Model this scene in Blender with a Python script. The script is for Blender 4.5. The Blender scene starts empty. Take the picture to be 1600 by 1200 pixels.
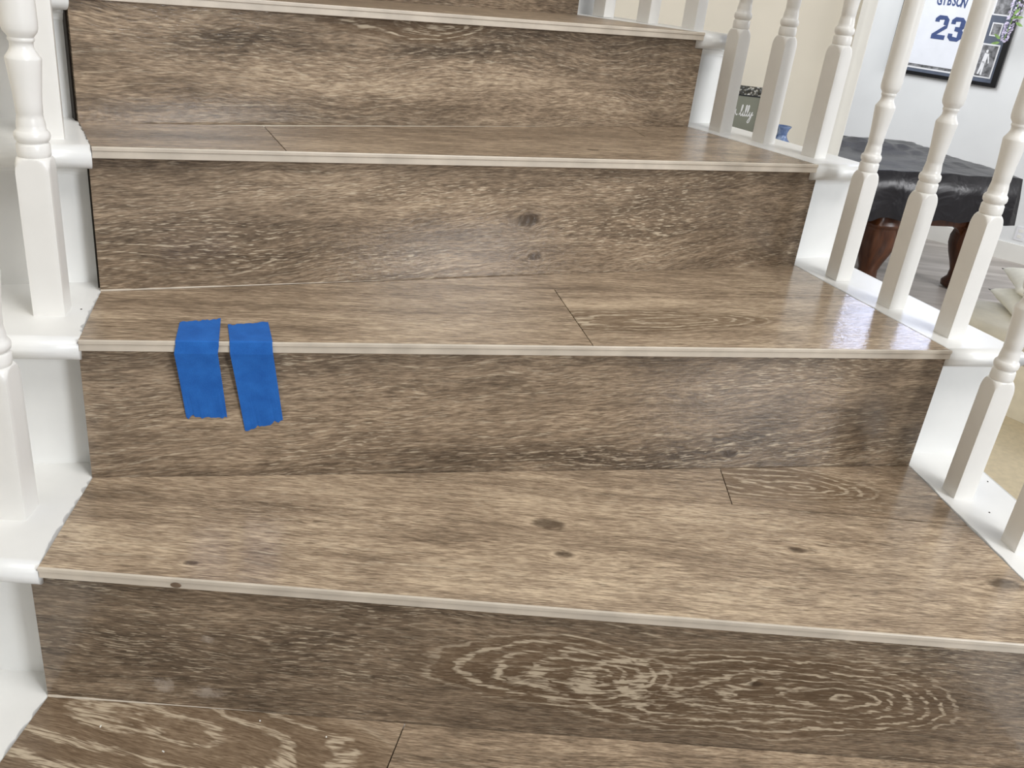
import bpy, bmesh, math, random
from mathutils import Vector, Matrix, noise as mnoise
random.seed(7)
scene = bpy.context.scene
COL = scene.collection

# ------------------------------------------------------------------ camera
cam_d = bpy.data.cameras.new('camera')
cam = bpy.data.objects.new('camera', cam_d); COL.objects.link(cam)
R_ = Vector((0.992726, 0.051301, 0.108920)); D_ = Vector((0.120397, -0.423004, -0.898094)); F_ = Vector((0.0, 0.904674, -0.426104))
cam.matrix_world = Matrix(((R_.x, -D_.x, -F_.x, 0.0), (R_.y, -D_.y, -F_.y, 0.0), (R_.z, -D_.z, -F_.z, 0.704173), (0, 0, 0, 1)))
cam_d.sensor_fit = 'HORIZONTAL'; cam_d.sensor_width = 36.0
cam_d.lens = 36.0 * 1394.2 / 1600.0
cam_d.clip_start = 0.02
scene.camera = cam

# ------------------------------------------------------------------ world, lights, exposure
world = bpy.data.worlds.new('world'); scene.world = world; world.use_nodes = True
bg = world.node_tree.nodes['Background']
bg.inputs[0].default_value = (0.93, 0.96, 1.0, 1); bg.inputs[1].default_value = 0.28
scene.view_settings.view_transform = 'Standard'; scene.view_settings.look = 'None'
scene.view_settings.gamma = 1.0; scene.view_settings.use_curve_mapping = False
scene.view_settings.exposure = -0.32

def area(name, loc, target, sx, sy, power, color):
    l = bpy.data.lights.new(name, 'AREA'); l.shape = 'RECTANGLE'; l.size = sx; l.size_y = sy
    l.energy = power; l.color = color
    o = bpy.data.objects.new(name, l); COL.objects.link(o)
    o.location = loc
    o.rotation_euler = (Vector(target) - Vector(loc)).to_track_quat('-Z', 'Y').to_euler()
    return o
area('window_light_front', (3.9, -2.6, 1.9), (0.1, 1.0, 0.3), 1.1, 1.6, 172, (0.92, 0.96, 1.0))
area('overhead_fill', (1.7, -0.3, 3.6), (0.2, 1.0, 0.3), 1.8, 1.8, 115, (1.0, 0.98, 0.95))  # unseen fill lamp added overhead to brighten the treads
area('window_light_far_left', (1.75, 7.1, 1.7), (3.6, 8.0, 0.2), 1.5, 1.6, 72, (0.93, 0.96, 1.0))
area('far_room_fill', (6.6, 3.6, 1.8), (3.6, 7.6, 0.0), 1.8, 1.8, 175, (0.98, 0.98, 1.0))  # unseen fill lamp added to brighten the far room and bench

# ------------------------------------------------------------------ mesh helpers
def obj(name, bm, mat, parent=None, smooth=False):
    me = bpy.data.meshes.new(name)
    bmesh.ops.recalc_face_normals(bm, faces=bm.faces[:])
    bm.to_mesh(me); bm.free()
    if smooth:
        for p in me.polygons: p.use_smooth = True
    o = bpy.data.objects.new(name, me); COL.objects.link(o)
    if mat: me.materials.append(mat)
    if parent:
        o.parent = parent
        o.matrix_parent_inverse = parent.matrix_world.inverted() if False else Matrix.Translation(-parent.location) if parent.rotation_euler.z == 0 else (Matrix.Translation(parent.location) @ parent.rotation_euler.to_matrix().to_4x4()).inverted()
    return o
def thing(name, label, cat, loc=(0, 0, 0), rz=0.0, group=None):
    o = bpy.data.objects.new(name, None); COL.objects.link(o)
    o.location = loc; o.rotation_euler = (0, 0, rz); o.empty_display_size = 0.05
    o['label'] = label; o['category'] = cat
    if group: o['group'] = group
    return o
def local(name, bm, mat, parent, smooth=False):
    o = obj(name, bm, mat, None, smooth); o.parent = parent; return o
def tag(o, label, cat, group=None):
    o['label'] = label; o['category'] = cat
    if group: o['group'] = group
    return o
def struct(o): o['kind'] = 'structure'; return o
def add_prism(bm, pts, d):
    """closed polygon pts (3D) extruded by vector d"""
    d = Vector(d)
    a = [bm.verts.new(Vector(p)) for p in pts]; b = [bm.verts.new(Vector(p) + d) for p in pts]
    n = len(a); bm.faces.new(a); bm.faces.new(b[::-1])
    for i in range(n): bm.faces.new((a[i], a[(i + 1) % n], b[(i + 1) % n], b[i]))
    return a + b
def add_box(bm, c, s, rz=0.0):
    M = Matrix.Translation(Vector(c)) @ Matrix.Rotation(rz, 4, 'Z') @ Matrix.Diagonal((s[0], s[1], s[2], 1))
    return bmesh.ops.create_cube(bm, size=1.0, matrix=M)['verts']
def bevel_all(bm, off, seg=2, ang=30):
    es = [e for e in bm.edges if len(e.link_faces) == 2 and e.calc_face_angle(0) > math.radians(ang)]
    bmesh.ops.bevel(bm, geom=es, offset=off, segments=seg, affect='EDGES', profile=0.5, clamp_overlap=True)
def add_lathe(bm, prof, n=24, c=(0, 0, 0)):
    rings = []
    for r, z in prof:
        rings.append([bm.verts.new((c[0] + r * math.cos(2 * math.pi * i / n), c[1] + r * math.sin(2 * math.pi * i / n), c[2] + z)) for i in range(n)])
    for a, b in zip(rings, rings[1:]):
        for i in range(n): bm.faces.new((a[i], a[(i + 1) % n], b[(i + 1) % n], b[i]))
    bm.faces.new(rings[0][::-1]); bm.faces.new(rings[-1])
def add_sweep(bm, path, prof):
    """sweep closed 2D profile (side, up) along a path"""
    rings = []
    for i, p in enumerate(path):
        p = Vector(p); t = (Vector(path[min(i + 1, len(path) - 1)]) - Vector(path[max(i - 1, 0)])).normalized()
        s = t.cross(Vector((0, 0, 1))).normalized(); u = s.cross(t).normalized()
        rings.append([bm.verts.new(p + s * a + u * b) for a, b in prof])
    n = len(prof)
    for a, b in zip(rings, rings[1:]):
        for i in range(n): bm.faces.new((a[i], a[(i + 1) % n], b[(i + 1) % n], b[i]))
    bm.faces.new(rings[0]); bm.faces.new(rings[-1][::-1])

# ------------------------------------------------------------------ node helpers
class NT:
    def __init__(self, name):
        self.m = bpy.data.materials.new(name); self.m.use_nodes = True
        self.t = self.m.node_tree; self.bsdf = self.t.nodes['Principled BSDF']
    def n(self, ty, **kw):
        x = self.t.nodes.new(ty)
        for k, v in kw.items(): setattr(x, k, v)
        return x
    def put(self, sock, v):
        if hasattr(v, 'is_output'): self.t.links.new(v, sock)
        else: sock.default_value = v
    def M(self, op, a, b=0.0, c=None, clamp=False):
        x = self.n('ShaderNodeMath', operation=op); x.use_clamp = clamp
        self.put(x.inputs[0], a); self.put(x.inputs[1], b)
        if c is not None: self.put(x.inputs[2], c)
        return x.outputs[0]
    def comb(self, x, y, z=0.0):
        c = self.n('ShaderNodeCombineXYZ'); self.put(c.inputs[0], x); self.put(c.inputs[1], y); self.put(c.inputs[2], z); return c.outputs[0]
    def noise(self, vec, scale=1.0, detail=2.0, rough=0.5, dist=0.0):
        x = self.n('ShaderNodeTexNoise'); self.put(x.inputs['Vector'], vec); x.inputs['Scale'].default_value = scale
        x.inputs['Detail'].default_value = detail; x.inputs['Roughness'].default_value = rough; x.inputs['Distortion'].default_value = dist
        return x.outputs[0]
    def smooth(self, v, a, b):
        x = self.n('ShaderNodeMapRange', interpolation_type='SMOOTHSTEP'); self.put(x.inputs[0], v)
        x.inputs[1].default_value = a; x.inputs[2].default_value = b; return x.outputs[0]
    def ramp(self, v, stops):
        x = self.n('ShaderNodeValToRGB'); self.put(x.inputs[0], v); e = x.color_ramp.elements
        while len(e) < len(stops): e.new(0.5)
        for q, (p, c) in zip(e, stops): q.position = p; q.color = (c[0], c[1], c[2], 1)
        return x.outputs[0]
    def mix(self, f, a, b, blend='MIX'):
        x = self.n('ShaderNodeMix', data_type='RGBA', blend_type=blend); self.put(x.inputs[0], f)
        self.put(x.inputs[6], a if hasattr(a, 'is_output') else (a[0], a[1], a[2], 1)); self.put(x.inputs[7], b if hasattr(b, 'is_output') else (b[0], b[1], b[2], 1)); return x.outputs[2]
    def bump(self, h, strength, dist=0.001):
        x = self.n('ShaderNodeBump'); self.put(x.inputs['Height'], h); x.inputs['Strength'].default_value = strength; x.inputs['Distance'].default_value = dist
        self.t.links.new(x.outputs[0], self.bsdf.inputs['Normal'])
    def set(self, color=None, rough=None, metal=None, spec=None, **kw):
        if color is not None: self.put(self.bsdf.inputs['Base Color'], color if hasattr(color, 'is_output') else (color[0], color[1], color[2], 1))
        if rough is not None: self.put(self.bsdf.inputs['Roughness'], rough)
        if metal is not None: self.bsdf.inputs['Metallic'].default_value = metal
        if spec is not None: self.bsdf.inputs['Specular IOR Level'].default_value = spec
        for k, v in kw.items(): self.put(self.bsdf.inputs[k], v)
        return self.m
def lin(r, g, b):
    f = lambda c: (c / 255 / 12.92) if c / 255 <= 0.04045 else ((c / 255 + 0.055) / 1.055) ** 2.4
    return (f(r), f(g), f(b))
def plain(name, rgb, rough=0.5, var=0.06, scale=8.0, metal=0.0, bump=0.0, spec=0.5):
    t = NT(name); c = t.n('ShaderNodeTexCoord').outputs['Object']; nz = t.noise(c, scale, 3.0)
    k = [lin(*[max(0, v * (1 - var)) for v in rgb]), lin(*[min(255, v * (1 + var)) for v in rgb])]
    col = t.ramp(nz, [(0.3, k[0]), (0.7, k[1])])
    if bump: t.bump(t.noise(c, scale * 12, 2.0), bump)
    return t.set(col, rough, metal, spec)

def wood_tile(name, seed, knots=(), loops=(), blobs=(), tone=0.0, warm=0.0, flecks=1.0, wav=1.0, slant=0.0, smears=(), rough=0.16):
    """wood-look porcelain; UVs are metres, u along the plank. knots (u,v,size) loops (u,v,a,b,cycles) blobs (u,v,a,b,strength)"""
    t = NT(name)
    uv = t.n('ShaderNodeTexCoord').outputs['UV']
    sp = t.n('ShaderNodeSeparateXYZ'); t.put(sp.inputs[0], uv); u, v0 = sp.outputs[0], sp.outputs[1]
    v0 = t.M('ADD', v0, t.M('MULTIPLY', u, slant))
    off = seed * 3.71
    nz = lambda su, sv, d=2.0, r=0.5, z=0.0: t.noise(t.comb(t.M('MULTIPLY', u, su), t.M('MULTIPLY', v, sv), off + z), 1.0, d, r)
    v = v0
    w1 = nz(3.0, 9.0, 2.0, 0.5, 11.3)
    w2 = nz(9.0, 16.0, 2.0, 0.5, 5.1)
    v = t.M('ADD', v0, t.M('ADD', t.M('MULTIPLY', t.M('SUBTRACT', w1, 0.5), 0.030 * wav), t.M('MULTIPLY', t.M('SUBTRACT', w2, 0.5), 0.010 * wav)))
    # grain swerves around the knots
    dks = []
    for (ku, kv, s) in knots:
        du = t.M('DIVIDE', t.M('SUBTRACT', u, ku), s * 2.0); dv = t.M('DIVIDE', t.M('SUBTRACT', v0, kv + slant * ku), s)
        d2 = t.M('ADD', t.M('MULTIPLY', du, du), t.M('MULTIPLY', dv, dv)); dks.append(d2)
        g = t.M('POWER', 2.718, t.M('MULTIPLY', d2, -0.22))
        v = t.M('SUBTRACT', v, t.M('MULTIPLY', t.M('MULTIPLY', dv, s * 0.75), g))
    large = nz(1.8, 10.0, 3.0, 0.55, 0.0)
    blot = nz(9.0, 26.0, 4.0, 0.62, 1.0)
    mid = nz(5.0, 60.0, 4.0, 0.65, 2.0)
    streak = nz(18.0, 190.0, 3.0, 0.65, 4.0)
    fine = nz(75.0, 640.0, 2.0, 0.6, 6.0)
    cent = lambda x, w: t.M('MULTIPLY', t.M('SUBTRACT', x, 0.5), w)
    val = t.M('ADD', t.M('ADD', cent(large, 0.52), cent(blot, 0.60)), t.M('ADD', cent(mid, 0.36), t.M('ADD', cent(streak, 0.62), cent(fine, 0.95))))
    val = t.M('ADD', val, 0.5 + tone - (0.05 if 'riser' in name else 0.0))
    for (bu, bv, a, b, s) in blobs:
        du = t.M('DIVIDE', t.M('SUBTRACT', u, bu), a); dv = t.M('DIVIDE', t.M('SUBTRACT', v, bv + slant * bu), b)
        d2 = t.M('ADD', t.M('MULTIPLY', du, du), t.M('MULTIPLY', dv, dv))
        val = t.M('ADD', val, t.M('MULTIPLY', t.M('POWER', 2.718, t.M('MULTIPLY', d2, -1.0)), s))
    col = t.ramp(val, [(0.10, lin(84, 72, 60)), (0.40, lin(127, 110, 92)), (0.60, lin(159, 139, 117)), (0.90, lin(208, 187, 160))])
    pore = nz(58.0, 560.0, 2.0, 0.55, 14.0)
    pm = t.M('MULTIPLY', t.smooth(pore, 0.56, 0.67), t.M('ADD', t.M('MULTIPLY', t.smooth(blot, 0.40, 0.62), 0.30), 0.26))
    col = t.mix(pm, col, lin(82, 67, 52))
    # limed pores: short pale dashes following the grain, in patches
    dash = nz(66.0, 640.0, 2.0, 0.55, 21.0)
    patch = t.smooth(nz(5.0, 18.0, 2.0, 0.5, 31.0), 0.42, 0.66)
    dm = t.M('MULTIPLY', t.smooth(dash, 0.56, 0.66), t.M('ADD', t.M('MULTIPLY', patch, 0.50), 0.20))
    fld = t.M('ADD', t.M('MULTIPLY', v, 70.0), t.M('MULTIPLY', nz(2.4, 5.0, 1.0, 0.4, 41.0), 14.0))
    fr = t.M('ABSOLUTE', t.M('SUBTRACT', t.M('FRACT', fld), 0.5))
    line = t.M('MULTIPLY', t.smooth(fr, 0.14, 0.03), t.smooth(nz(3.0, 10.0, 1.0, 0.5, 51.0), 0.5, 0.66))
    tot = t.M('ADD', t.M('MULTIPLY', dm, flecks), t.M('MULTIPLY', t.M('MULTIPLY', line, t.smooth(dash, 0.44, 0.60)), 0.55 * flecks))
    dark_l = 0.0
    for (cu, cv, a, b, cyc) in loops:
        du = t.M('DIVIDE', t.M('SUBTRACT', u, cu), a); dv = t.M('DIVIDE', t.M('SUBTRACT', v, cv + slant * cu), b)
        wob = t.M('ADD', t.M('MULTIPLY', t.M('SUBTRACT', nz(7.0, 22.0, 2.0, 0.5, 61.0), 0.5), 0.42), t.M('MULTIPLY', t.M('SUBTRACT', nz(45.0, 160.0, 2.0, 0.6, 63.0), 0.5), 0.16))
        d = t.M('ADD', t.M('SQRT', t.M('ADD', t.M('MULTIPLY', du, du), t.M('MULTIPLY', dv, dv))), t.M('ADD', wob, t.M('MULTIPLY', du, 0.45)))
        msk = t.smooth(d, 1.0, 0.66)
        f2 = t.M('ABSOLUTE', t.M('SUBTRACT', t.M('FRACT', t.M('MULTIPLY', d, cyc)), 0.5))
        ln = t.M('MULTIPLY', t.M('MULTIPLY', t.smooth(f2, 0.21, 0.07), msk), t.smooth(nz(34.0, 420.0, 2.0, 0.6, 71.0), 0.38, 0.58))
        tot = t.M('ADD', tot, t.M('MULTIPLY', ln, 0.78)); dark_l = t.M('ADD', dark_l, t.M('MULTIPLY', msk, 0.55))
    if loops: col = t.mix(t.M('MINIMUM', dark_l, 0.62), col, lin(96, 76, 56))
    col = t.mix(t.M('MINIMUM', tot, 0.8), col, lin(208, 192, 168))
    kz = nz(60.0, 160.0, 3.0, 0.6, 81.0)
    for d2 in dks:
        k = t.M('ADD', d2, t.M('MULTIPLY', t.M('SUBTRACT', kz, 0.5), 1.6))
        col = t.mix(t.M('MULTIPLY', t.smooth(k, 1.3, 0.1), 0.75), col, lin(58, 45, 34))
    for (su, sv, a, b) in smears:   # dried grout smudges
        du = t.M('DIVIDE', t.M('SUBTRACT', u, su), a); dv = t.M('DIVIDE', t.M('SUBTRACT', v0, sv + slant * su), b)
        d2 = t.M('ADD', t.M('MULTIPLY', du, du), t.M('MULTIPLY', dv, dv))
        d2 = t.M('ADD', d2, t.M('MULTIPLY', t.M('SUBTRACT', nz(90.0, 120.0, 3.0, 0.7, 91.0), 0.5), 3.0))
        col = t.mix(t.M('MULTIPLY', t.smooth(d2, 1.0, -0.4), 0.55), col, lin(190, 178, 165))
    if warm: col = t.mix(warm, col, lin(196, 158, 112), 'MULTIPLY') if warm < 0 else t.mix(warm, col, lin(186, 152, 112))
    h = t.M('ADD', t.M('MULTIPLY', fine, 0.6), t.M('ADD', t.M('MULTIPLY', streak, 0.6), nz(170.0, 300.0, 2.0, 0.5, 17.0)))
    t.bump(h, 0.17, 0.0012)
    return t.set(col, rough, spec=0.42)

# ------------------------------------------------------------------ materials
def white_paint(name, rgb, rough):
    t = NT(name); c = t.n('ShaderNodeTexCoord').outputs['Object']
    a = t.noise(c, 14.0, 4.0, 0.6); b = t.noise(c, 160.0, 2.0)
    col = t.ramp(a, [(0.3, lin(*[v - 5 for v in rgb])), (0.65, lin(*rgb))])
    t.bump(t.M('ADD', a, t.M('MULTIPLY', b, 0.25)), 0.12, 0.001)
    return t.set(col, rough)
M_white = white_paint('white_gloss_paint', (237, 237, 235), 0.30)
M_bal = white_paint('white_baluster_paint', (237, 235, 231), 0.30)
M_trim = plain('grey_beige_edge_trim', (202, 191, 176), 0.34, 0.05, 30)
M_mortar = plain('dark_mortar', (42, 36, 30), 0.9, 0.2, 60)
M_caulk = plain('pale_caulk', (190, 178, 162), 0.6, 0.06, 60)
M_wall = plain('warm_cream_wall', (237, 230, 215), 0.7, 0.015, 3)
M_wallfar = plain('cool_white_wall', (232, 233, 232), 0.7, 0.012, 3)
M_casing = plain('white_casing', (240, 238, 231), 0.4, 0.01, 5)
def tape_mat():
    t = NT('blue_masking_tape'); c = t.n('ShaderNodeTexCoord').outputs['Object']
    a = t.noise(c, 60.0, 3.0); b = t.noise(c, 900.0, 2.0)
    col = t.ramp(t.M('ADD', t.M('MULTIPLY', a, 0.7), t.M('MULTIPLY', b, 0.3)), [(0.3, lin(24, 90, 172)), (0.7, lin(40, 112, 198))])
    t.bump(b, 0.35, 0.0005)
    return t.set(col, 0.55, spec=0.35)
M_tape = tape_mat()
def vinyl_mat():
    t = NT('black_vinyl_cover'); c = t.n('ShaderNodeTexCoord').outputs['Object']
    t.bump(t.noise(c, 5.0, 3.0, 0.5, 0.4), 0.35, 0.05)
    return t.set(lin(24, 21, 25), 0.32, spec=0.5)
M_vinyl = vinyl_mat()
def brown_mat():
    t = NT('mahogany'); c = t.n('ShaderNodeTexCoord').outputs['Object']
    mp = t.n('ShaderNodeMapping'); mp.inputs['Scale'].default_value = (20, 20, 3); t.put(mp.inputs[0], c)
    return t.set(t.ramp(t.noise(mp.outputs[0], 1.0, 4.0), [(0.3, lin(58, 30, 16)), (0.7, lin(104, 60, 32))]), 0.3)
M_brown = brown_mat()
def floor_mat():
    t = NT('grey_plank_floor'); c = t.n('ShaderNodeTexCoord').outputs['Object']
    mp = t.n('ShaderNodeMapping'); mp.inputs['Rotation'].default_value = (0, 0, 0.69); mp.inputs['Scale'].default_value = (0.9, 7.0, 1); t.put(mp.inputs[0], c)
    a = t.noise(mp.outputs[0], 1.0, 4.0, 0.6)
    return t.set(t.ramp(a, [(0.3, lin(148, 140, 133)), (0.5, lin(182, 174, 167)), (0.7, lin(212, 205, 198))]), 0.35)
M_floor = floor_mat()
M_rug = plain('beige_carpet', (214, 199, 168), 0.9, 0.03, 40, bump=0.2)
M_bench = plain('cream_leather', (236, 229, 210), 0.38, 0.03, 12, bump=0.1)
M_pillow = plain('white_cotton', (242, 239, 226), 0.85, 0.02, 20, bump=0.2)

# ------------------------------------------------------------------ measured geometry of the stair (metres)
TILES = {
  'tread_1_front': [(-0.4081,0.6394,0.1621), (0.5967,0.7067,0.1614), (0.5569,0.9128,0.1615), (0.2723,0.8970,0.1616), (0.0438,0.8787,0.1618), (-0.1188,0.8756,0.1619), (-0.4312,0.7934,0.1621)],
  'tread_1_back_left': [(-0.1188,0.8756,0.1619), (0.0438,0.8787,0.1618), (0.2723,0.8970,0.1616), (0.2713,0.9799,0.1616)],
  'tread_1_back_right': [(0.2713,0.9799,0.1616), (0.2723,0.8970,0.1616), (0.4692,0.9088,0.1615), (0.5569,0.9128,0.1615), (0.5343,1.0499,0.1615)],
  'tread_2_left': [(-0.4263,0.7842,0.3246), (0.0857,0.9225,0.3274), (0.0396,1.1021,0.3272), (-0.1745,1.0566,0.3263), (-0.4660,0.9165,0.3248)],
  'tread_2_right': [(0.0857,0.9225,0.3274), (0.5369,1.0440,0.3294), (0.4636,1.2222,0.3288), (0.2796,1.1664,0.3282), (0.0396,1.1021,0.3272)],
  'tread_2_back': [(-0.1745,1.0566,0.3263), (0.0396,1.1021,0.3272), (0.2796,1.1664,0.3282), (0.4636,1.2222,0.3288), (0.4117,1.3506,0.3285)],
  'tread_3_left': [(-0.4580,0.9085,0.4853), (-0.2797,0.9964,0.4853), (-0.3459,1.1260,0.4853), (-0.5254,1.0195,0.4853)],
  'tread_3_right': [(-0.2797,0.9964,0.4853), (0.4058,1.3345,0.4854), (0.2777,1.5075,0.4854), (0.1568,1.3978,0.4854), (0.1346,1.4774,0.4854), (-0.3459,1.1260,0.4853)],
  'tread_3_back': [(0.1346,1.4774,0.4854), (0.1568,1.3978,0.4854), (0.2777,1.5075,0.4854), (0.2419,1.5570,0.4854)],
  'tread_0_left': [(-0.4250,0.4300,-0.0040), (-0.0980,0.4519,-0.0053), (-0.0665,0.6709,-0.0054), (-0.4216,0.6493,-0.0040)],
  'tread_0_right': [(-0.0980,0.4519,-0.0053), (0.5940,0.4983,-0.0080), (0.6000,0.7126,-0.0080), (-0.0665,0.6709,-0.0054)],
  'tread_4': [(-0.5180,1.0085,0.6285), (0.2395,1.5427,0.6340), (0.0352,1.6721,0.6325), (-0.6390,1.1060,0.6265)],
}
RISERS = {
  0: [(-0.4255,0.4400,-0.1640), (0.5935,0.5083,-0.1680)],
  1: [(-0.4216,0.6493,-0.0040), (0.6000,0.7126,-0.0080)],
  2: [(-0.4312,0.7934,0.1621), (0.5347,1.0508,0.1615)],
  3: [(-0.4660,0.9165,0.3248), (0.4117,1.3506,0.3285)],
  4: [(-0.5238,1.0161,0.4853), (0.2424,1.5607,0.4854)],
  5: [(-0.6390,1.1060,0.6265), (0.0352,1.6721,0.6325)],
}
NOSE = {
  0: [(-0.4250,0.4300,-0.0040), (0.5940,0.4983,-0.0080)],
  1: [(-0.4081,0.6394,0.1621), (0.5967,0.7067,0.1614)],
  2: [(-0.4263,0.7842,0.3246), (0.5369,1.0440,0.3294)],
  3: [(-0.4580,0.9085,0.4853), (0.4058,1.3345,0.4854)],
  4: [(-0.5180,1.0085,0.6285), (0.2395,1.5427,0.6340)],
}
V = Vector
NOSE = {k: [V(p) for p in l] for k, l in NOSE.items()}; RISERS = {k: [V(p) for p in l] for k, l in RISERS.items()}
def frame(k):
    a, b = NOSE[k] if k in NOSE else RISERS[k]
    d = (b - a); d.z = 0; d.normalize(); n = V((-d.y, d.x, 0))     # along the nosing, and inwards (up the stair)
    return d, n

# ------------------------------------------------------------------ setting
FZ = -1.22
def slab(name, pts, d, mat): 
    bm = bmesh.new(); add_prism(bm, pts, d); return struct(obj(name, bm, mat))
slab('floor', [(-4, -4, FZ), (9, -4, FZ), (9, 12, FZ), (-4, 12, FZ)], (0, 0, -0.1), M_floor)
WD = V((0.77, -0.64, 0)).normalized(); WN = V((0.64, 0.77, 0)).normalized(); WC = V((4.19, 7.99, 0))
def FWp(s, z, out=0.0): return WC + WD * s - WN * out + V((0, 0, z))
WS = (-1.30, 0.10, 2.50, 3.50)   # high window
bm = bmesh.new()
for s0, s1, z0, z1 in ((-6.0, 3.5, FZ, WS[2]), (-6.0, WS[0], WS[2], WS[3]), (WS[1], 3.5, WS[2], WS[3]), (-6.0, 3.5, WS[3], 4.4)):
    add_prism(bm, [FWp(s0, z0), FWp(s1, z0), FWp(s1, z1), FWp(s0, z1)], WN * 0.15)
struct(obj('wall_back', bm, M_wallfar))
bm = bmesh.new(); add_prism(bm, [FWp(-6, FZ + .0), FWp(3.5, FZ), FWp(3.5, FZ + .153), FWp(-6, FZ + .153)], -WN * 0.018); bevel_all(bm, .006, 2)
struct(obj('baseboard_back', bm, M_casing))
win = bpy.data.objects.new('window_1', None); COL.objects.link(win); win['kind'] = 'structure'
def glow():
    t = NT('window_daylight'); t.set((0.8, 0.86, 1.0), 0.5)
    t.put(t.bsdf.inputs['Emission Color'], (0.64, 0.72, 1.0, 1)); t.bsdf.inputs['Emission Strength'].default_value = 10.0; return t.m
M_glow = glow()
cs = (WS[0] + WS[1]) / 2
for (s0, s1) in ((WS[0], cs - .015), (cs + .015, WS[1])):
    bm = bmesh.new(); add_prism(bm, [FWp(s0, WS[2], -.08), FWp(s1, WS[2], -.08), FWp(s1, WS[3], -.08), FWp(s0, WS[3], -.08)], WN * 0.006)
    obj('window_pane', bm, M_glow, win)
bm = bmesh.new()
for s0, s1, z0, z1 in ((WS[0], WS[0] + .05, WS[2], WS[3]), (WS[1] - .05, WS[1], WS[2], WS[3]), (cs - .02, cs + .02, WS[2], WS[3]), (WS[0], WS[1], WS[2], WS[2] + .05), (WS[0], WS[1], WS[3] - .05, WS[3])):
    add_prism(bm, [FWp(s0, z0, -.02), FWp(s1, z0, -.02), FWp(s1, z1, -.02), FWp(s0, z1, -.02)], WN * 0.07)
obj('window_frame', bm, M_casing, win)
slab('wall_hall', [(-3.5, 5.05, FZ), (1.54, 5.05, FZ), (1.54, 5.05, 4.2), (-3.5, 5.05, 4.2)], (0, 0.14, 0), M_wall)
bm = bmesh.new()
add_box(bm, (1.571, 5.11, (FZ + 4.2) / 2), (0.085, 0.20, 4.2 - FZ)); bevel_all(bm, .006, 2)
add_box(bm, (1.543, 5.005, (FZ + 4.2) / 2), (0.028, 0.03, 4.2 - FZ))
struct(obj('trim_1', bm, M_casing))
slab('wall_left', [(-1.35, -3.0, FZ), (-1.35, 5.05, FZ), (-1.35, 5.05, 4.2), (-1.35, -3.0, 4.2)], (-0.12, 0, 0), M_wall)

# ------------------------------------------------------------------ staircase
stair = thing('staircase', 'curved white-painted staircase faced with wood-look tiles and pale edge trims', 'staircase', (0, 0, FZ))
INW, OUTW = 0.115, 0.115
def uv_for(o, a, d, n, wall=False):
    me = o.data; L = me.uv_layers.new(name='UVMap')
    for p in me.polygons:
        for li in p.loop_indices:
            q = me.vertices[me.loops[li].vertex_index].co + V((0, 0, FZ)) * 0 
            w = o.matrix_parent_inverse.inverted() @ q if False else q
            r = w - a
            L.data[li].uv = (r.dot(d), r.z if wall else r.dot(n))
def shrink(pts, e):
    c = sum(pts, V((0, 0, 0))) / len(pts); out = []
    n = len(pts)
    for i, p in enumerate(pts):
        a = (p - pts[i - 1]).normalized(); b = (pts[(i + 1) % n] - p).normalized()
        na = V((-a.y, a.x, 0)); nb = V((-b.y, b.x, 0)); m = (na + nb)
        m = m / max(0.5, m.length_squared / 2)
        out.append(p + m * e)
    return out
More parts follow.
